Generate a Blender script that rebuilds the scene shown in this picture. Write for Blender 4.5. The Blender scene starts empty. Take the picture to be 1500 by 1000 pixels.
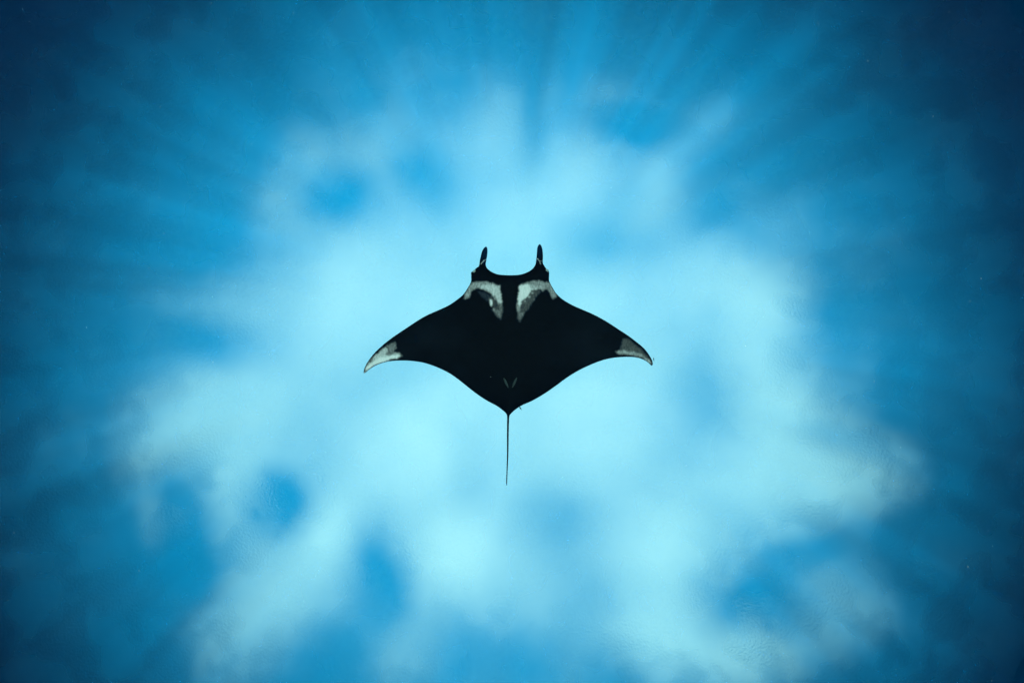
import bpy, bmesh, math, random
import numpy as np
from mathutils import Vector, geometry

random.seed(7)
rng = np.random.default_rng(7)
scene = bpy.context.scene
COL = scene.collection

# ------------------------------------------------------------------ layout
F = 790.0 / 1500.0            # focal length as a fraction of the frame width
CAM_Z = -13.1                 # the sea surface is z = 0, the diver looks straight up
MANTA_D = 6.08                 # metres from the diver up to the manta
SEABED_Z = -14.7

def at(px, py, depth):
    """point `depth` metres above the diver for a position in the 1500 x 1000 frame"""
    return Vector(((px - 750.0) / 1500.0 / F * depth, (py - 500.0) / 1500.0 / F * depth, CAM_Z + depth))

# ------------------------------------------------------------------ camera
cam_data = bpy.data.cameras.new("camera")
cam = bpy.data.objects.new("camera", cam_data)
COL.objects.link(cam)
cam_data.sensor_width = 36.0
cam_data.lens = 36.0 * F
cam_data.clip_start = 0.05
cam_data.clip_end = 3000.0
cam.location = (0, 0, CAM_Z)
cam.rotation_euler = (math.pi, 0, 0)
scene.camera = cam

# ------------------------------------------------------------------ sky, sun, exposure
SUN_EL = math.radians(85.0)
world = bpy.data.worlds.new("World")
scene.world = world
world.use_nodes = True
nt = world.node_tree
nt.nodes.clear()
N, L = nt.nodes, nt.links

def node(tree, kind, **kw):
    n = tree.nodes.new(kind)
    for k, v in kw.items():
        setattr(n, k, v)
    return n

def plug(tree, sock, v):
    if isinstance(v, bpy.types.NodeSocket):
        tree.links.new(v, sock)
    else:
        sock.default_value = v

def mth(tree, op, a, b=None, c=None, clamp=False):
    n = node(tree, "ShaderNodeMath", operation=op, use_clamp=clamp)
    plug(tree, n.inputs[0], a)
    if b is not None: plug(tree, n.inputs[1], b)
    if c is not None: plug(tree, n.inputs[2], c)
    return n.outputs[0]

def ramp(tree, v, lo, hi, a=0.0, b=1.0, smooth=True):
    n = node(tree, "ShaderNodeMapRange", interpolation_type='SMOOTHSTEP' if smooth else 'LINEAR')
    plug(tree, n.inputs[0], v)
    n.inputs[1].default_value, n.inputs[2].default_value = lo, hi
    n.inputs[3].default_value, n.inputs[4].default_value = a, b
    return n.outputs[0]

def mixc(tree, fac, a, b):
    n = node(tree, "ShaderNodeMix", data_type='RGBA')
    plug(tree, n.inputs[0], fac)
    plug(tree, n.inputs[6], a)
    plug(tree, n.inputs[7], b)
    return n.outputs[2]

sky = node(nt, "ShaderNodeTexSky", sky_type='NISHITA', sun_disc=False)
sky.sun_elevation = SUN_EL
sky.sun_rotation = math.radians(180.0)
sky.altitude = 2500.0
sky.air_density = 1.0
sky.dust_density = 0.3
sky.ozone_density = 4.0

# broken cloud: soft puffs and gaps laid out over the sky dome
tc = node(nt, "ShaderNodeTexCoord")
sep = node(nt, "ShaderNodeSeparateXYZ")
L.new(tc.outputs["Generated"], sep.inputs[0])
IOR = 1.333
k = mth(nt, 'DIVIDE', 1.0, mth(nt, 'MAXIMUM', sep.outputs[2], 0.08))      # flat cloud layer seen over the whole dome
comb = node(nt, "ShaderNodeCombineXYZ")
plug(nt, comb.inputs[0], mth(nt, 'MULTIPLY', sep.outputs[0], k))
plug(nt, comb.inputs[1], mth(nt, 'MULTIPLY', sep.outputs[1], k))
flat = comb.outputs[0]
warp = node(nt, "ShaderNodeTexNoise", noise_dimensions='2D')
warp.inputs["Scale"].default_value = 5.0
warp.inputs["Detail"].default_value = 2.0
L.new(flat, warp.inputs["Vector"])
wv = node(nt, "ShaderNodeVectorMath", operation='SUBTRACT')
L.new(warp.outputs["Color"], wv.inputs[0]); wv.inputs[1].default_value = (0.5, 0.5, 0.5)
ws = node(nt, "ShaderNodeVectorMath", operation='MULTIPLY_ADD')
L.new(wv.outputs[0], ws.inputs[0]); ws.inputs[1].default_value = (0.03, 0.03, 0.0); L.new(flat, ws.inputs[2])
flatw = ws.outputs[0]

# x, y, radius x, radius y, turn, amount  (frame units, so the list can be read off the photograph)
PUFFS = [
    (745, 580, 470, 420, 0, 0.56), (745, 620, 660, 540, 0, 0.52),
    (745, 500, 260, 240, 0, 0.30),
    (760, 280, 120, 120, 0, 0.50), (480, 430, 120, 110, 15, 0.56), (560, 350, 130, 90, 0, 0.32),
    (575, 200, 130, 55, -8, 0.44), (440, 240, 60, 60, 0, 0.40), (730, 160, 50, 80, 0, 0.36),
    (890, 140, 80, 50, 0, 0.26), (860, 230, 55, 90, 15, 0.42), (960, 270, 80, 70, 0, 0.50),
    (1020, 190, 95, 45, -38, 0.26), (805, 130, 26, 60, 8, 0.26), (400, 300, 50, 50, 0, 0.26),
    (340, 430, 90, 70, 0, 0.26),
    (630, 620, 90, 80, 0, 0.30), (540, 690, 110, 110, 0, 0.46), (400, 560, 150, 110, -20, 0.42),
    (290, 600, 120, 100, -30, 0.52), (225, 660, 60, 90, 0, 0.42), (228, 770, 32, 45, -10, 0.30),
    (350, 660, 110, 60, 10, 0.32), (640, 740, 100, 90, 0, 0.28), (480, 790, 60, 60, 0, 0.30), (325, 735, 60, 80, -10, 0.62), (470, 765, 60, 70, 0, 0.35),
    (420, 850, 110, 80, 0, 0.78), (345, 945, 95, 80, -40, 0.64), (600, 945, 150, 70, 0, 0.22), (860, 950, 120, 80, 0, 0.20), (285, 830, 60, 50, 0, -0.25),
    (920, 590, 90, 90, 0, 0.38), (1000, 450, 110, 100, 0, 0.36), (1085, 400, 100, 110, -25, 0.55),
    (1130, 500, 75, 120, 0, 0.62), (1165, 590, 110, 65, 25, 0.55),
    (1070, 740, 190, 120, -10, 0.58), (1190, 690, 140, 90, 10, 0.55), (1290, 700, 95, 65, 15, 0.42),
    (720, 850, 130, 95, 0, 0.52), (960, 850, 110, 120, 0, 0.66), (1010, 960, 140, 80, 0, 0.80),
    (1245, 890, 90, 80, 0, 0.56), (1130, 970, 100, 60, 0, 0.60), (650, 815, 80, 70, 0, 0.50),
    (830, 660, 100, 90, 0, 0.28), (880, 430, 70, 80, 0, 0.22), (600, 430, 70, 60, 0, 0.18),
    (120, 660, 110, 90, 0, 0.14), (550, 95, 150, 60, 0, 0.12), (260, 440, 150, 60, 10, 0.12),
    (1200, 330, 130, 60, 30, 0.10), (640, 130, 90, 60, 0, 0.10), (600, 960, 60, 60, 0, 0.22),
    # gaps
    (408, 738, 56, 58, 0, -0.90), (268, 740, 46, 80, -10, -0.45), (548, 845, 52, 85, -12, -0.62),
    (490, 945, 70, 50, 0, -0.25), (705, 955, 110, 55, 0, -0.32), (905, 990, 60, 50, 0, -0.34),
    (810, 770, 80, 65, 0, -0.30), (1090, 895, 95, 45, -8, -0.46), (490, 283, 62, 44, 0, -0.48),
    (612, 235, 50, 50, 0, -0.32), (925, 183, 80, 30, 5, -0.50), (308, 500, 70, 42, 0, -0.52), (600, 540, 50, 40, 0, -0.14), (690, 690, 45, 55, 0, -0.14), (860, 880, 55, 55, 0, -0.18),
    (1030, 565, 60, 60, 0, -0.12), (650, 300, 60, 50, 0, -0.24), (860, 360, 60, 50, 0, -0.22), (575, 410, 45, 45, 0, -0.12), (420, 460, 50, 60, 0, -0.10), (1060, 480, 45, 45, 0, -0.14), (1010, 640, 70, 50, 0, -0.16),
    (1060, 320, 110, 45, 35, -0.32), (1215, 640, 80, 26, 15, -0.30),
    (1170, 812, 95, 34, -25, -0.32), (310, 370, 100, 70, 0, -0.25), (780, 195, 26, 70, 8, -0.18),
]
acc = None
for (bx, by, rx, ry, turn, amt) in PUFFS:
    g = node(nt, "ShaderNodeTexGradient", gradient_type='SPHERICAL')
    L.new(flatw, g.inputs[0])
    tm = g.texture_mapping
    tm.vector_type = 'TEXTURE'
    tm.translation = ((bx - 750) / 1500 / F, (by - 500) / 1500 / F, 0)
    tm.rotation = (0, 0, math.radians(turn))
    tm.scale = (rx * 1.42 / 1500 / F, ry * 1.42 / 1500 / F, 1)
    v = ramp(nt, g.outputs["Fac"], 0.0, 1.0, 0.0, amt)
    acc = v if acc is None else mth(nt, 'ADD', acc, v)
fine = node(nt, "ShaderNodeTexNoise", noise_dimensions='2D')
fine.inputs["Scale"].default_value = 8.0
fine.inputs["Detail"].default_value = 2.0
L.new(flat, fine.inputs["Vector"])
acc = mth(nt, 'MULTIPLY_ADD', mth(nt, 'SUBTRACT', fine.outputs["Fac"], 0.5), 0.42, acc)
soft = ramp(nt, acc, 0.27, 1.45, smooth=False)
soft.node.clamp = False
soft = mth(nt, 'MULTIPLY', mth(nt, 'ADD', soft, mth(nt, 'SQRT', mth(nt, 'MULTIPLY_ADD', soft, soft, 0.012))), 0.5)
cloud = mth(nt, 'MULTIPLY', soft, 0.60, clamp=True)
flx = node(nt, 'ShaderNodeSeparateXYZ'); L.new(flat, flx.inputs[0])
# clear deep blue overhead; edge darkening painted into the sky colour, deeper outwards
edge_fall = node(nt, "ShaderNodeVectorMath", operation='DISTANCE')
L.new(flat, edge_fall.inputs[0]); edge_fall.inputs[1].default_value = ((742 - 750) / 1500 / F, (600 - 500) / 1500 / F, 0)
clear = mixc(nt, 1.0, sky.outputs[0], (0.0, 1.84, 1.56, 1))
clear.node.blend_type = 'MULTIPLY'
ang = mth(nt, 'ARCTAN2', mth(nt, 'SUBTRACT', flx.outputs[1], (450 - 500) / 1500 / F), flx.outputs[0])
ring = node(nt, "ShaderNodeCombineXYZ")
plug(nt, ring.inputs[0], mth(nt, 'COSINE', ang)); plug(nt, ring.inputs[1], mth(nt, 'SINE', ang))
rays = node(nt, "ShaderNodeTexNoise"); rays.inputs["Scale"].default_value = 5.0; rays.inputs["Detail"].default_value = 2.0
rays.inputs["Roughness"].default_value = 0.6
L.new(ring.outputs[0], rays.inputs["Vector"])
thin = node(nt, "ShaderNodeTexNoise"); thin.inputs["Scale"].default_value = 17.0; thin.inputs["Detail"].default_value = 1.0
L.new(ring.outputs[0], thin.inputs["Vector"])
fan = mth(nt, 'ADD', ramp(nt, rays.outputs["Fac"], 0.25, 0.75, -0.18, 0.20), ramp(nt, thin.outputs["Fac"], 0.3, 0.7, -0.09, 0.09))
beam = mth(nt, 'MULTIPLY', fan, ramp(nt, edge_fall.outputs["Value"], 260 / 1500 / F, 620 / 1500 / F))
clear = mixc(nt, ramp(nt, edge_fall.outputs["Value"], 300 / 1500 / F, 930 / 1500 / F), clear, (0.0, 0.042, 0.15, 1))
bscale = node(nt, "ShaderNodeVectorMath", operation='SCALE')            # the water's light shafts, painted as streaks into the sky colour
L.new(clear, bscale.inputs[0]); plug(nt, bscale.inputs["Scale"], mth(nt, 'ADD', 1.0, beam))
clear = bscale.outputs[0]
skyc = mixc(nt, cloud, clear, (6.5, 8.3, 7.7, 1))
bg = node(nt, "ShaderNodeBackground")
L.new(skyc, bg.inputs[0])
bg.inputs[1].default_value = 0.05
out = node(nt, "ShaderNodeOutputWorld")
L.new(bg.outputs[0], out.inputs[0])
world.cycles.sampling_method = 'MANUAL'
world.cycles.sample_map_resolution = 512

sun_data = bpy.data.lights.new("sun", 'SUN')
sun_data.energy = 5.0
sun_data.angle = math.radians(0.5)
sun_data.color = (1.0, 0.90, 0.80)
sun = bpy.data.objects.new("sun", sun_data)
COL.objects.link(sun)
to_sun = Vector((0, -math.cos(SUN_EL), math.sin(SUN_EL)))
sun.rotation_euler = to_sun.to_track_quat('Z', 'Y').to_euler()
sun.location = to_sun * 60

vs = scene.view_settings
vs.view_transform = 'Standard'
vs.look = 'None'
vs.gamma = 1.0
vs.use_curve_mapping = False
vs.exposure = 1.87

cy = scene.cycles
cy.max_bounces = 8
cy.diffuse_bounces = 3
cy.glossy_bounces = 3
cy.transmission_bounces = 4
cy.transparent_max_bounces = 8
cy.volume_bounces = 2
cy.sample_clamp_indirect = 4.0
cy.sample_clamp_direct = 8.0
cy.use_denoising = True
cy.denoiser = 'OPENIMAGEDENOISE'
cy.denoising_prefilter = 'ACCURATE'
cy.caustics_reflective = True
cy.caustics_refractive = True

# ------------------------------------------------------------------ helpers
def link(name, me, mat=None, parent=None, smooth=True):
    o = bpy.data.objects.new(name, me)
    COL.objects.link(o)
    if mat: me.materials.append(mat)
    if parent is not None: o.parent = parent
    if smooth and len(me.polygons):
        me.polygons.foreach_set("use_smooth", [True] * len(me.polygons))
    return o

def new_mat(name):
    m = bpy.data.materials.new(name)
    m.use_nodes = True
    m.node_tree.nodes.clear()
    return m, m.node_tree

def tag(o, label=None, cat=None, group=None, kind=None):
    if label: o["label"] = label
    if cat: o["category"] = cat
    if group: o["group"] = group
    if kind: o["kind"] = kind

# ------------------------------------------------------------------ sea surface
def stretch_axis(n, near, far):
    u = np.linspace(-1, 1, n)
    return near * u + (far - near) * np.sign(u) * np.abs(u) ** 7

WAVES = [(rng.uniform(0, 2 * math.pi), lam, amp, rng.uniform(0, 6.28)) for lam, amp in
         [(9, .050), (7, .035), (5.2, .022), (4.1, .018), (3.1, .012), (2.3, .009), (1.7, .005), (1.3, .004)]]

def wave_height(x, y):
    z = np.zeros_like(x)
    for (a, lam, amp, ph) in WAVES:
        q = 2 * math.pi / lam
        z += 0.3 * amp * np.sin(q * (x * math.cos(a) + y * math.sin(a)) + ph)
    return z

def sheet(name, n, near, far, zfun, mat):
    ax = stretch_axis(n, near, far)
    X, Y = np.meshgrid(ax, ax)
    Z = zfun(X, Y)
    co = np.stack([X, Y, Z], -1).reshape(-1, 3)
    i = np.arange(n * n).reshape(n, n)
    q = np.stack([i[:-1, :-1], i[:-1, 1:], i[1:, 1:], i[1:, :-1]], -1).reshape(-1, 4)
    me = bpy.data.meshes.new(name)
    me.vertices.add(len(co)); me.vertices.foreach_set("co", co.ravel())
    me.loops.add(q.size); me.loops.foreach_set("vertex_index", q.ravel().astype(np.int32))
    me.polygons.add(len(q))
    me.polygons.foreach_set("loop_start", np.arange(0, q.size, 4, dtype=np.int32))
    me.update(); me.validate()
    return link(name, me, mat)

wm, wt = new_mat("rippled_water_surface")
geo = node(wt, "ShaderNodeNewGeometry")
def wnoise(scale, detail, rough=0.5):
    n = node(wt, "ShaderNodeTexNoise", noise_dimensions='2D')
    n.inputs["Scale"].default_value = scale
    n.inputs["Detail"].default_value = detail
    n.inputs["Roughness"].default_value = rough
    wt.links.new(geo.outputs["Position"], n.inputs["Vector"])
    return n.outputs["Fac"]
h = mth(wt, 'ADD', mth(wt, 'MULTIPLY', wnoise(1.1, 2.0), 0.006), mth(wt, 'MULTIPLY', wnoise(17.0, 2.0), 0.019))
bump = node(wt, "ShaderNodeBump")
bump.inputs["Strength"].default_value = 1.0
bump.inputs["Distance"].default_value = 1.0
wt.links.new(h, bump.inputs["Height"])
fres = node(wt, "ShaderNodeFresnel"); fres.inputs[0].default_value = IOR
refr = node(wt, "ShaderNodeBsdfRefraction")
refr.inputs["Roughness"].default_value = 0.3
refr.inputs["IOR"].default_value = 1.06
wt.links.new(bump.outputs[0], refr.inputs["Normal"])
thru = node(wt, "ShaderNodeBsdfTransparent")
glos = node(wt, "ShaderNodeBsdfGlossy"); glos.inputs["Roughness"].default_value = 0.2
mx = node(wt, "ShaderNodeMixShader")
plug(wt, mx.inputs[0], ramp(wt, wnoise(0.9, 2.0), 0.36, 0.64, 0.50, 0.85))
wt.links.new(refr.outputs[0], mx.inputs[1]); wt.links.new(thru.outputs[0], mx.inputs[2])
mf = node(wt, "ShaderNodeMixShader")
wt.links.new(fres.outputs[0], mf.inputs[0])
wt.links.new(mx.outputs[0], mf.inputs[1]); wt.links.new(glos.outputs[0], mf.inputs[2])
wo = node(wt, "ShaderNodeOutputMaterial"); wt.links.new(mf.outputs[0], wo.inputs[0])
surface = sheet("water_surface", 420, 26.0, 300.0, wave_height, wm)
tag(surface, "rippled sea surface seen from below with bright sky through it", None, None, "structure")

# ------------------------------------------------------------------ added sea floor, unseen, bounces light onto the manta
sm, st = new_mat("bounce_sand")
sgeo = node(st, "ShaderNodeNewGeometry")
sn = node(st, "ShaderNodeTexNoise"); sn.inputs["Scale"].default_value = 0.6; sn.inputs["Detail"].default_value = 6.0
st.links.new(sgeo.outputs["Position"], sn.inputs["Vector"])
sc_ = mixc(st, sn.outputs["Fac"], (0.84, 0.60, 0.50, 1), (0.90, 0.67, 0.56, 1))
ssep = node(st, "ShaderNodeSeparateXYZ"); st.links.new(sgeo.outputs["Position"], ssep.inputs[0])
sr = mth(st, 'SQRT', mth(st, 'ADD', mth(st, 'POWER', ssep.outputs[0], 2.0), mth(st, 'POWER', ssep.outputs[1], 2.0)))
sr = mth(st, 'MULTIPLY_ADD', sn.outputs["Fac"], 5.0, sr)
sc_ = mixc(st, ramp(st, sr, 19.0, 22.0), sc_, (0.012, 0.022, 0.016, 1))       # added dark ring darkens what the surface mirrors; pale middle bounces light
sb = node(st, "ShaderNodeBsdfPrincipled"); st.links.new(sc_, sb.inputs["Base Color"]); sb.inputs["Roughness"].default_value = 0.95
so = node(st, "ShaderNodeOutputMaterial"); st.links.new(sb.outputs[0], so.inputs[0])
def dunes(x, y):
    q = np.clip((np.hypot(x, y) - 17.0) / 26.0, 0, 1)          # added drop-off, so the mirrored edges stay dark
    return SEABED_Z - 34.0 * q * q * (3 - 2 * q) + 0.25 * np.sin(x * 0.21 + 0.4 * np.sin(y * .13)) + 0.18 * np.sin(y * 0.27 + 1.0) + 0.03 * np.sin(x * 2.1 + y * 1.2)
bounce_seabed = sheet("bounce_seabed", 160, 30.0, 300.0, dunes, sm)
tag(bounce_seabed, "added pale sea floor out of view, bouncing light onto the manta", None, None, "structure")

# ------------------------------------------------------------------ manta ray
def px_len(n, depth=MANTA_D):
    return n / 1500.0 / F * depth

OUT = [
 # front lip between the head fins, left to right, then clockwise round the body
 (713.9,393.2),(720.2,398.1),(728.6,401.6),(738.4,402.8),(749.6,403),(760.8,402.3),(770.6,399.5),(779,394.6),(783.9,388.3),
 (785.3,381.5),(786.3,372.2),(787.1,363.1),(788.6,359.2),(790.5,357.6),(792.6,359.4),(794.6,365.2),(795.4,375),(795.3,385),
 (797.8,390),(801.6,395.4),(804.2,398),(804.4,404),(804.5,411.2),(808.6,419.8),(815.2,430),(824.2,438.4),(838.6,446.9),(852.2,452.9),(865.8,458.8),
 (879.4,465.6),(893,473.6),(906.6,482.6),(920.2,491.5),(932.1,500.5),(944,510.7),(951.6,520.9),(955.5,528.5),(956.1,533.6),
 (954.6,535.4),(949.9,531.1),(942.3,526.5),(932.1,523.4),(918.5,522.6),(903.2,523.4),(889.6,525.6),(876,529.7),(862.4,535.3),
 (848.8,541.8),(835.2,549.8),(824,557.6),(813.7,565.3),(798.3,575.9),(780.7,586.2),(763.1,594.3),(754.3,600.2),(748.6,605.6),(746.4,608.6),
 (745.6,620),(745.1,640),(744.7,664.9),(743.5,690),(742.5,710.4),
 (741.5,710.4),(742,690),(742.6,664.9),(742.6,640),(742.7,620),(742.6,608.4),
 (740.6,604.6),(736.5,600.8),(728,594.5),(712.6,586.2),(697.2,575.9),(684,565.6),(668.8,553.6),(657.7,546.2),
 (644.1,539.4),(630.5,534.1),(618.6,530.7),(605,528.7),(591.4,527.9),(574.4,528.5),(560.8,531.1),(548.9,535.8),(540.4,541.3),
 (533.9,546.5),(532.6,545.4),(534.4,537.9),(539.5,528.5),(548,517.5),(560.8,505.2),(574.4,494.5),(588,485.2),(601.6,476.2),
 (615.2,467.3),(628.8,460),(642.4,454.1),(656,447.8),(667.9,440.1),(678.9,430.8),(686.4,419.6),(690,412.2),(690.2,404),(690.4,398.6),
 (693.8,397.2),(697.2,393),(701.4,389.6),(703,380.6),(706,368.4),(709,363.2),(711.9,361.2),(713.8,363.6),(713.9,372.2),(712.5,380.6),(711.6,388),
]
def spline(P, step=1.0):
    P = np.array(P, float); n = len(P); res = []
    for i in range(n):
        p0, p1, p2, p3 = P[i - 1], P[i], P[(i + 1) % n], P[(i + 2) % n]
        d = np.linalg.norm(p2 - p1)
        m1 = (p2 - p0) / (np.linalg.norm(p2 - p1) + np.linalg.norm(p1 - p0)) * d
        m2 = (p3 - p1) / (np.linalg.norm(p3 - p2) + np.linalg.norm(p2 - p1)) * d
        k = max(1, int(round(d / step)))
        for t in np.arange(k) / k:
            res.append((2*t**3-3*t*t+1)*p1 + (t**3-2*t*t+t)*m1 + (-2*t**3+3*t*t)*p2 + (t**3-t*t)*m2)
    return np.array(res)

def inside(P, poly):
    x, y = P[:, 0], P[:, 1]; c = np.zeros(len(P), bool)
    a = poly; b = np.roll(poly, -1, 0)
    for (x1, y1), (x2, y2) in zip(a, b):
        if y1 == y2: continue
        hit = ((y1 > y) != (y2 > y)) & (x < (x2 - x1) * (y - y1) / (y2 - y1) + x1)
        c ^= hit
    return c

def seg_dist(P, poly, closed=True):
    a = poly if closed else poly[:-1]
    b = np.roll(poly, -1, 0) if closed else poly[1:]
    d = np.full(len(P), 1e9)
    for (p, q) in zip(a, b):
        e = q - p; L2 = max(e @ e, 1e-12)
        t = np.clip(((P - p) @ e) / L2, 0, 1)
        d = np.minimum(d, np.hypot(*(P - (p + t[:, None] * e)).T))
    return d

outline = spline(OUT, 1.0)
def grid_pts(x0, x1, y0, y1, s):
    gx, gy = np.meshgrid(np.arange(x0, x1, s), np.arange(y0, y1, s))
    gx = gx + (np.arange(gx.shape[0]) % 2)[:, None] * s * .5
    return np.stack([gx.ravel(), gy.ravel()], 1)
MARKS = [(530, 602, 488, 548), (893, 958, 488, 536), (676, 745, 408, 474), (750, 820, 405, 476), (700, 716, 366, 388), (782, 797, 366, 388), (730, 762, 548, 572)]
coarse = grid_pts(530, 960, 355, 612, 2.2)
inmark = np.zeros(len(coarse), bool)
for (a, b, c, d) in MARKS:
    inmark |= (coarse[:, 0] > a) & (coarse[:, 0] < b) & (coarse[:, 1] > c) & (coarse[:, 1] < d)
pts = np.concatenate([coarse[~inmark]] + [grid_pts(a, b, c, d, 0.8) for (a, b, c, d) in MARKS])
pts = pts[inside(pts, outline)]
pts = pts[seg_dist(pts, outline) > 0.7]
ALL = np.concatenate([outline, pts])
no = len(outline)
vv, _, ff, *_ = geometry.delaunay_2d_cdt([Vector(p) for p in ALL], [(i, (i + 1) % no) for i in range(no)], [], 1, 1e-5)
P2 = np.array([tuple(v) for v in vv]); faces = [tuple(f) for f in ff]
dist = seg_dist(P2, outline)
edge = dist < 0.05
x, y = P2[:, 0], P2[:, 1]
# thickness: fins and wing tips thin, disc thick towards the spine
half = 17.0 * (1 - np.exp(-dist / 30.0)) + 9.0 * np.exp(-((x - 747) / 55.0) ** 2) * (1 - np.exp(-dist / 14.0))
half[edge] = 0
# wings arch: raised in mid span, tips drooping a little
u = (x - 746) / 210.0
arch = 22.0 * np.abs(u) ** 1.6 - 34.0 * np.clip(np.abs(u) - .45, 0, None) ** 2
arch += 10.0 * np.clip((395 - y) / 40.0, 0, 1)            # head fins curl upward a little
def place(xy, zoff):
    dep = MANTA_D + px_len(zoff)
    return np.stack([(xy[:, 0] - 750) / 1500 / F * dep, (xy[:, 1] - 500) / 1500 / F * dep, CAM_Z + dep], 1)
low = place(P2, arch - half * 0.62)
top_idx = np.full(len(P2), -1); inner = np.where(~edge)[0]
top = place(P2[inner], arch[inner] + half[inner] * 1.1)
top_idx[inner] = len(P2) + np.arange(len(inner)); top_idx[edge] = np.where(edge)[0]
origin = Vector(((745 - 750) / 1500 / F * MANTA_D, (500 - 500) / 1500 / F * MANTA_D, CAM_Z + MANTA_D))
co = np.concatenate([low, top]) - np.array(origin)
tris = []
for f in faces:
    a = np.array([P2[i] for i in f]); ar = np.cross(a[1] - a[0], a[2] - a[0])
    g = f if ar < 0 else f[::-1]                           # belly faces look down
    tris.append(tuple(g)); tris.append(tuple(int(top_idx[i]) for i in g[::-1]))
tris = [t for t in dict.fromkeys(tris) if len(set(t)) == 3]
seen = set(); keep = []
for t in tris:
    key = tuple(sorted(t))
    if key in seen: continue
    seen.add(key); keep.append(t)
me = bpy.data.meshes.new("manta_body")
me.from_pydata([tuple(c) for c in co], [], keep)
me.validate(); me.update()

# pigment of the belly: pale shoulder flashes, pale wing tips, white fin lines
def sstep(v, a, b):
    t = np.clip((v - a) / (b - a), 0, 1); return t * t * (3 - 2 * t)
def hashnoise(P, s, seed):
    r = np.random.default_rng(seed); G = r.random((64, 64))
    q = P / s; i = np.floor(q).astype(int); f = q - i; f = f * f * (3 - 2 * f)
    g = lambda a, b: G[(i[:, 0] + a) % 64, (i[:, 1] + b) % 64]
    return (g(0,0)*(1-f[:,0])*(1-f[:,1]) + g(1,0)*f[:,0]*(1-f[:,1]) + g(0,1)*(1-f[:,0])*f[:,1] + g(1,1)*f[:,0]*f[:,1])
wob = np.stack([hashnoise(P2, 2.2, 1) - .5, hashnoise(P2, 2.2, 2) - .5], 1) * 2.2
Pw = P2 + wob
val = np.zeros(len(P2))
def patch(poly, v, soft=1.2, src=None):
    """blend pigment v inside the polygon; soft is the width of the blurred rim"""
    global val
    S = Pw if src is None else src
    poly = np.array(poly, float)
    box = (S[:, 0] > poly[:, 0].min() - 6) & (S[:, 0] < poly[:, 0].max() + 6) & (S[:, 1] > poly[:, 1].min() - 6) & (S[:, 1] < poly[:, 1].max() + 6)
    Q = S[box]
    d = seg_dist(Q, poly); d[~inside(Q, poly)] *= -1
    m = sstep(d, -soft, soft)
    val[box] = val[box] * (1 - m) + v * m
def stroke(line, v, width, soft=0.8, src=None):
    global val
    S = Pw if src is None else src
    line = np.array(line, float)
    d = seg_dist(S, line, closed=False)
    m = 1 - sstep(d, width, width + soft)
    val = val * (1 - m) + v * m
def z4(x, y): return (670 + x / 14.29, 405 + y / 14.29)
def z5(x, y): return (745 + x / 14.29, 405 + y / 14.29)
def z2(x, y): return (525 + x / 14.28, 485 + y / 14.28)
def z3(x, y): return (890 + x / 14.28, 475 + y / 14.28)
# left shoulder
patch([z4(*p) for p in [(280,150),(400,105),(560,105),(700,130),(810,170),(895,190),(905,330),(915,440),(940,560),(935,640),(880,620),(830,500),(790,440),(730,400),(700,340),(620,300),(540,270),(450,240),(380,250),(320,280),(270,330),(255,450),(135,460),(170,350),(240,230)]], .36, 1.0)
patch([z4(*p) for p in [(460,240),(520,180),(640,170),(800,185),(890,200),(900,340),(915,450),(930,560),(890,600),(840,480),(790,410),(740,380),(700,320),(640,300),(560,250)]], .58, 1.0)
patch([z4(*p) for p in [(880,560),(935,560),(935,760),(905,880),(870,860),(800,780),(740,700),(800,640)]], .16, 2.0)
patch([z4(*p) for p in [(700,400),(760,440),(830,520),(880,640),(880,700),(800,680),(740,620),(640,480)]], .055, 1.0)
patch([z4(*p) for p in [(400,300),(620,350),(680,400),(640,520),(520,440)]], .03, 1.5)
patch([z4(*p) for p in [(670,480),(720,480),(735,560),(715,630),(690,600)]], .75, 0.6, P2)
patch([z4(*p) for p in [(745,660),(785,670),(775,720),(750,715)]], .30, 0.7, P2)
patch([z4(*p) for p in [(770,455),(795,455),(800,485),(775,485)]], .40, 0.5, P2)
stroke([z4(300,133), z4(350,133)], .6, .3, .5, P2)
# right shoulder
patch([z5(*p) for p in [(205,220),(260,160),(420,110),(560,85),(660,85),(760,125),(830,110),(870,160),(960,290),(1005,440),(930,470),(880,360),(830,280),(760,270),(700,310),(680,270),(620,255),(540,290),(460,300),(410,390),(330,480),(270,550),(240,700),(200,800),(165,650),(190,480),(215,330)]], .30, 1.0)
patch([z5(*p) for p in [(205,220),(260,170),(420,160),(560,190),(690,230),(640,255),(540,280),(500,300),(470,270),(410,390),(330,470),(270,520),(270,580),(230,620),(190,560),(195,450),(220,320)]], .78, 0.9)
patch([z5(*p) for p in [(420,160),(560,180),(690,210),(700,250),(560,270),(470,250)]], .42, 1.2)
patch([z5(*p) for p in [(280,520),(330,480),(420,400),(470,330),(540,300),(640,270),(660,330),(560,440),(480,580),(400,700),(280,780),(240,700),(270,600)]], .075, 1.2)
patch([z5(*p) for p in [(200,760),(310,750),(290,830),(235,930),(190,880)]], .16, 2.2)
patch([z5(*p) for p in [(480,320),(525,335),(515,360),(480,350)]], .5, .6, P2)
patch([z5(*p) for p in [(400,410),(465,405),(450,440),(405,440)]], .45, .6, P2)
patch([z5(*p) for p in [(325,500),(355,490),(350,530),(330,530)]], .4, .6, P2)
patch([z5(*p) for p in [(515,465),(545,455),(540,480),(520,490)]], .25, .6, P2)
patch([z5(*p) for p in [(265,750),(310,760),(300,800),(260,800)]], .30, .8, P2)
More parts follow.
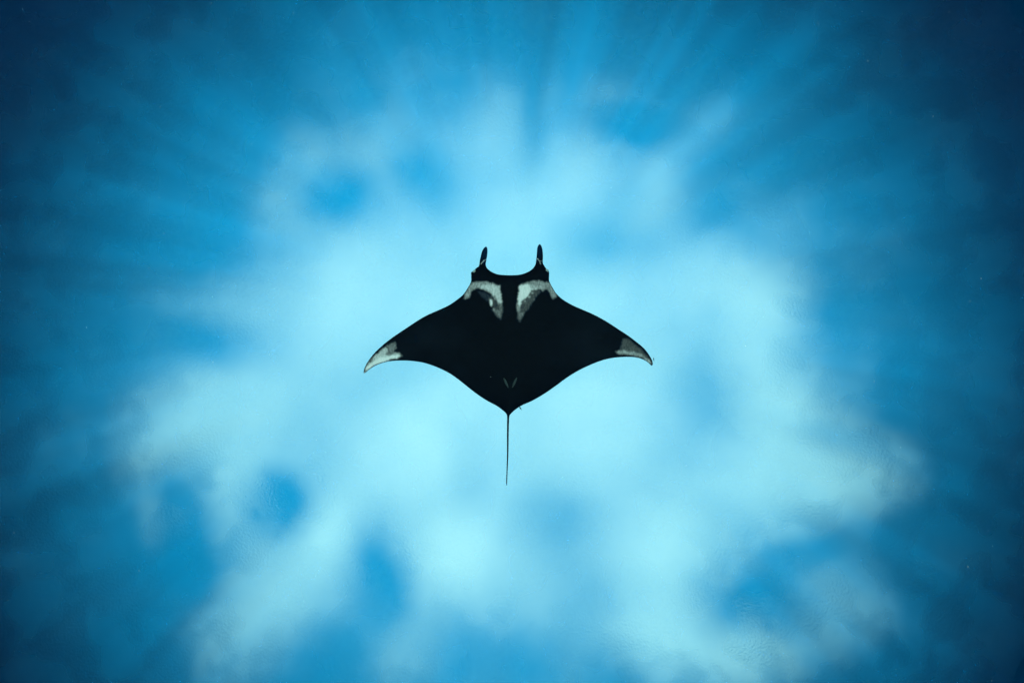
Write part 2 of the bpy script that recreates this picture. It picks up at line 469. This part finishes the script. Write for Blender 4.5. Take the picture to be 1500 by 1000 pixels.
# left wing tip
patch([z2(*p) for p in [(130,830),(150,740),(230,610),(300,540),(420,450),(540,350),(640,270),(760,230),(800,330),(720,420),(860,450),(920,500),(850,560),(760,575),(640,620),(520,650),(380,700),(260,760),(170,840)]], .20, 1.2)
patch([z2(*p) for p in [(130,840),(150,760),(250,640),(330,530),(420,460),(520,370),(590,320),(620,400),(560,480),(640,510),(760,470),(850,470),(890,510),(820,560),(740,570),(620,610),(500,640),(380,690),(250,760),(160,840)]], .55, 1.2)
patch([z2(*p) for p in [(135,840),(170,760),(280,660),(420,560),(560,530),(720,500),(830,480),(870,515),(810,555),(650,590),(560,620),(420,670),(300,720),(200,800)]], .86, 1.4)
patch([z2(*p) for p in [(215,640),(250,595),(280,630),(250,660)]], .06, .6, P2)
stroke([z2(575,320), z2(625,365)], .02, .3, .7, P2)
for q in [(600,628), (660,600), (710,600)]: patch([z2(q[0]-22,q[1]-10), z2(q[0]+22,q[1]-12), z2(q[0]+20,q[1]+14), z2(q[0]-20,q[1]+12)], .06, .6)
# right wing tip
patch([z3(*p) for p in [(330,290),(430,310),(560,420),(680,500),(800,620),(880,720),(915,800),(900,820),(780,730),(640,660),(440,630),(300,620),(260,540),(280,430)]], .085, 1.6)
patch([z3(*p) for p in [(170,570),(280,530),(400,555),(560,580),(700,620),(800,690),(890,760),(912,815),(890,815),(790,735),(680,680),(540,640),(400,640),(290,620),(200,600)]], .34, 1.0)
patch([z3(*p) for p in [(290,580),(420,580),(540,600),(420,620),(310,610)]], .42, 1.0)
patch([z3(*p) for p in [(800,700),(890,780),(910,815),(880,800)]], .5, .9)
# white lines across the head fins, faint V of the pelvic fins
stroke([(704.5,386.6), (706.4,384), (709,381.6), (712,380.2)], .8, .25, .5, P2)
stroke([(785.8,378), (788,379.6), (790.4,382.6), (791.9,386.4)], .8, .25, .5, P2)
from mathutils import kdtree
fuzzy = np.where(val > 0.004)[0]
fuzzy = np.unique(np.concatenate([fuzzy] + [np.where((x > a) & (x < b) & (y > c) & (y < d))[0] for (a, b, c, d) in MARKS[:4]]))
kd = kdtree.KDTree(len(P2))
for i_, p_ in enumerate(P2): kd.insert((p_[0], p_[1], 0), i_)
kd.balance()
blur = val.copy()
for i_ in fuzzy:                                              # pigment bleeds a little into the black
    near = kd.find_range((P2[i_, 0], P2[i_, 1], 0), 1.9)
    wts = np.array([math.exp(-(n_[2] / 1.1) ** 2) for n_ in near])
    blur[i_] = (wts * val[[n_[1] for n_ in near]]).sum() / wts.sum()
val = blur
dark = 0.0010 + 0.0036 * sstep(np.abs(x - 746), 20, 110) * hashnoise(P2, 26, 5) + 0.0012 * hashnoise(P2, 5, 6)
streak = 0.62 + 0.70 * hashnoise(P2 * np.array([1.0, .32]), 1.1, 9)
mottle = 0.74 + 0.52 * hashnoise(P2, 1.6, 12)
val = np.clip(np.maximum(val * (streak * mottle * np.clip((.95 - val) / .6, 0, 1) + 1.08 * (1 - np.clip((.95 - val) / .6, 0, 1))), dark), 0, .93)
val[dist < 1.0] = np.minimum(val[dist < 1.0], 0.05)          # dark rim all the way round
pig = np.concatenate([val, np.full(len(inner), 0.006)])
cool = np.clip((pig - 0.01) / 0.05, 0, 1)
rgb = np.stack([pig * (1.0 * cool + 0.6 * (1 - cool)), pig * 0.80, pig * (0.82 * cool + 1.35 * (1 - cool)), np.ones_like(pig)], 1).astype(np.float32)
ca = me.color_attributes.new("pigment", 'FLOAT_COLOR', 'POINT')
ca.data.foreach_set("color", rgb.ravel())

skin, kt = new_mat("manta_skin")
at_ = node(kt, "ShaderNodeVertexColor", layer_name="pigment")
kb = node(kt, "ShaderNodeBsdfPrincipled")
kt.links.new(at_.outputs[0], kb.inputs["Base Color"])
kb.inputs["Roughness"].default_value = 0.6
kb.inputs["Specular IOR Level"].default_value = 0.05
ktc = node(kt, "ShaderNodeTexCoord")
kn = node(kt, "ShaderNodeTexNoise"); kn.inputs["Scale"].default_value = 60.0; kn.inputs["Detail"].default_value = 4.0
kt.links.new(ktc.outputs["Object"], kn.inputs["Vector"])
kbu = node(kt, "ShaderNodeBump"); kbu.inputs["Strength"].default_value = 0.25; kbu.inputs["Distance"].default_value = 0.004
kt.links.new(kn.outputs["Fac"], kbu.inputs["Height"]); kt.links.new(kbu.outputs[0], kb.inputs["Normal"])
ko = node(kt, "ShaderNodeOutputMaterial"); kt.links.new(kb.outputs[0], ko.inputs[0])

manta = bpy.data.objects.new("manta_ray", None)
COL.objects.link(manta)
manta.location = origin
manta.empty_display_size = 0.3
tag(manta, "black manta ray with pale wing tips and shoulder patches gliding in open water", "manta ray")
body = link("body", me, skin, manta)

def simple_mat(name, col, rough=0.5, spec=0.5):
    m, t = new_mat(name)
    b = node(t, "ShaderNodeBsdfPrincipled")
    tx = node(t, "ShaderNodeTexCoord"); nz = node(t, "ShaderNodeTexNoise"); nz.inputs["Scale"].default_value = 90.0
    t.links.new(tx.outputs["Object"], nz.inputs["Vector"])
    c0 = tuple(c * 0.75 for c in col) + (1,); c1 = tuple(min(1, c * 1.25) for c in col) + (1,)
    t.links.new(mixc(t, nz.outputs["Fac"], c0, c1), b.inputs["Base Color"])
    b.inputs["Roughness"].default_value = rough
    b.inputs["Specular IOR Level"].default_value = spec
    o = node(t, "ShaderNodeOutputMaterial"); t.links.new(b.outputs[0], o.inputs[0])
    return m

def ellipsoid(name, centre, radii, mat, parent, rot=0.0, seg=16):
    bm = bmesh.new()
    bmesh.ops.create_uvsphere(bm, u_segments=seg, v_segments=seg // 2, radius=1.0)
    for v in bm.verts:
        p = Vector((v.co.x * radii[0], v.co.y * radii[1], v.co.z * radii[2]))
        c, s = math.cos(rot), math.sin(rot)
        v.co = Vector((p.x * c - p.y * s, p.x * s + p.y * c, p.z)) + centre
    m = bpy.data.meshes.new(name); bm.to_mesh(m); bm.free()
    return link(name, m, mat, parent)

eye_m = simple_mat("manta_eye", (0.35, 0.36, 0.36), 0.3)
pelvic_m = simple_mat("pelvic_fin_skin", (0.035, 0.04, 0.042), 0.6, 0.2)
for (ex, ey, r) in [(694.6, 397.2, 40), (801.6, 396.0, -40)]:
    ellipsoid("eye", at(ex, ey, MANTA_D + px_len(1)) - origin, (px_len(2.6), px_len(1.7), px_len(2.0)), eye_m, manta, math.radians(-r))

def pelvic_fin(x0, y0, x1, y1):
    """a small flap lying along the belly beside the tail root"""
    bm = bmesh.new(); rows = []
    n = 7; dx, dy = x1 - x0, y1 - y0; l = math.hypot(dx, dy); nx, ny = -dy / l, dx / l
    d2 = lambda px, py: np.interp(math.hypot(px - 746, py - 540), [0, 80], [0, 1])
    for i in range(n):
        t = i / (n - 1); w = 1.7 * math.sin(math.pi * (0.12 + 0.82 * t)) ; ring = []
        for k in range(6):
            a = 2 * math.pi * k / 6
            px_, py_ = x0 + dx * t + nx * w * math.cos(a), y0 + dy * t + ny * w * math.cos(a)
            j = np.argmin((x - px_) ** 2 + (y - py_) ** 2)
            zz = arch[j] - half[j] * 0.62 - 0.5 + 0.8 * math.sin(a)
            p = at(px_, py_, MANTA_D + px_len(zz)) - origin
            ring.append(bm.verts.new(p))
        rows.append(ring)
    for a, b in zip(rows, rows[1:]):
        for k in range(6): bm.faces.new((a[k], a[(k + 1) % 6], b[(k + 1) % 6], b[k]))
    bm.faces.new(rows[0]); bm.faces.new(rows[-1][::-1])
    bmesh.ops.recalc_face_normals(bm, faces=bm.faces)
    m = bpy.data.meshes.new("pelvic_fin"); bm.to_mesh(m); bm.free()
    return link("pelvic_fin", m, pelvic_m, manta)
pelvic_fin(738.0, 553.5, 744.6, 567.8)
pelvic_fin(757.0, 553.0, 750.4, 567.6)

# ------------------------------------------------------------------ two tiny fish by the manta
fish_m = simple_mat("dark_fish_skin", (0.015, 0.05, 0.055), 0.5)
def fish(label, px0, py0, px1, py1, width, depth):
    a, b = at(px0, py0, depth), at(px1, py1, depth)
    root = bpy.data.objects.new("small_fish", None); COL.objects.link(root); root.location = (a + b) / 2
    root.empty_display_size = 0.02
    tag(root, label, "fish")
    ax = (b - a); ln = ax.length; ax.normalize(); side = Vector((-ax.y, ax.x, 0)); upv = Vector((0, 0, 1))
    bm = bmesh.new(); rings = []
    prof = [(0, .12), (.08, .55), (.25, .95), (.42, 1.0), (.6, .75), (.78, .35), (.84, .2)]
    for (t, r) in prof:
        c = ax * ((t - .5) * ln)
        rings.append([bm.verts.new(c + side * (math.cos(q) * r * px_len(width) * .5) + upv * (math.sin(q) * r * px_len(width) * .7)) for q in np.linspace(0, 2 * math.pi, 10, endpoint=False)])
    for p, q in zip(rings, rings[1:]):
        for k_ in range(10): bm.faces.new((p[k_], p[(k_ + 1) % 10], q[(k_ + 1) % 10], q[k_]))
    bm.faces.new(rings[0]); bm.faces.new(rings[-1][::-1])
    bmesh.ops.recalc_face_normals(bm, faces=bm.faces)
    m = bpy.data.meshes.new("fish_body"); bm.to_mesh(m); bm.free(); link("body", m, fish_m, root)
    bm = bmesh.new(); w = px_len(width); t0 = ax * (.30 * ln); t1 = ax * (.5 * ln)
    pts_ = [t0 + upv * w * .12, t1 + upv * w * .8, t1 - ax * ln * .06, t1 - upv * w * .8, t0 - upv * w * .12]
    l_ = [bm.verts.new(p + side * w * .1) for p in pts_]; r_ = [bm.verts.new(p - side * w * .1) for p in pts_]
    bm.faces.new(l_); bm.faces.new(r_[::-1])
    for k_ in range(5): bm.faces.new((l_[k_], r_[k_], r_[(k_ + 1) % 5], l_[(k_ + 1) % 5]))
    bmesh.ops.recalc_face_normals(bm, faces=bm.faces)
    m = bpy.data.meshes.new("fish_tail"); bm.to_mesh(m); bm.free(); link("tail_fin", m, fish_m, root, smooth=False)
fish("tiny dark fish at the manta's rear edge just right of its tail", 760.6, 595.4, 764.6, 600.6, 1.9, MANTA_D - .02)
fish("tiny dark fish just off the manta's right wing tip", 957.2, 523.6, 958.0, 529.0, 1.5, MANTA_D + .02)

# ------------------------------------------------------------------ drifting particles
pm, pt = new_mat("plankton_speck")
pd = node(pt, "ShaderNodeBsdfDiffuse"); pd.inputs[0].default_value = (.85, .85, .85, 1)
ptr = node(pt, "ShaderNodeBsdfTranslucent"); ptr.inputs[0].default_value = (.85, .85, .85, 1)
pmx = node(pt, "ShaderNodeMixShader"); pmx.inputs[0].default_value = 0.6
pt.links.new(pd.outputs[0], pmx.inputs[1]); pt.links.new(ptr.outputs[0], pmx.inputs[2])
po = node(pt, "ShaderNodeOutputMaterial"); pt.links.new(pmx.outputs[0], po.inputs[0])
bm = bmesh.new()
KNOWN = [(987,92),(540,135),(493,196),(432,221),(368,211),(713,18),(587,17),(804,131),(793,192),(895,275),(1101,94),(1234,593),(1132,579),(1285,658),(1315,742),(1202,838),(1195,947),(1447,777),(1421,441),(240,342),(88,326),(218,393),(404,455),(200,517),(611,226),(735,122),(840,305),(1453,996),(1319,655),(1006,259)]
for i in range(130):
    if i < len(KNOWN): px_, py_ = KNOWN[i]; sz = random.uniform(.22, .42)
    else: px_, py_ = random.uniform(-100, 1600), random.uniform(-80, 1080); sz = random.choice([.2, .25, .3, .35, .5])
    dep = random.uniform(1.0, 3.6)
    c = at(px_, py_, dep)
    r = sz * px_len(1, dep)
    g = bmesh.ops.create_icosphere(bm, subdivisions=1, radius=r)
    st_ = Vector((random.uniform(.6, 1.3), random.uniform(.6, 1.6), random.uniform(.6, 1.3)))
    for v in g["verts"]: v.co = Vector((v.co.x * st_.x, v.co.y * st_.y, v.co.z * st_.z)) + c
m = bpy.data.meshes.new("plankton"); bm.to_mesh(m); bm.free()
plk = link("plankton", m, pm)
tag(plk, "fine pale plankton specks drifting through the blue water", None, None, "stuff")

# ------------------------------------------------------------------ the water itself
bm = bmesh.new()
bmesh.ops.create_cube(bm, size=1.0)
zb, zt = SEABED_Z - 36.0, 0.45
for v in bm.verts:
    v.co = Vector((v.co.x * 640, v.co.y * 640, zb if v.co.z < 0 else zt))
m = bpy.data.meshes.new("haze"); bm.to_mesh(m); bm.free()
hm, ht = new_mat("clear_blue_water")
pv = node(ht, "ShaderNodeVolumePrincipled")
pv.inputs["Color"].default_value = (0.0, 0.008, 0.028, 1)
pv.inputs["Absorption Color"].default_value = (0.0, 0.38, 0.50, 1)
pv.inputs["Density"].default_value = 0.057
pv.inputs["Anisotropy"].default_value = 0.6
ho = node(ht, "ShaderNodeOutputMaterial"); ht.links.new(pv.outputs[0], ho.inputs["Volume"])
haze = link("haze", m, hm, smooth=False)
tag(haze, "clear blue sea water filling the whole view", None, None, "stuff")
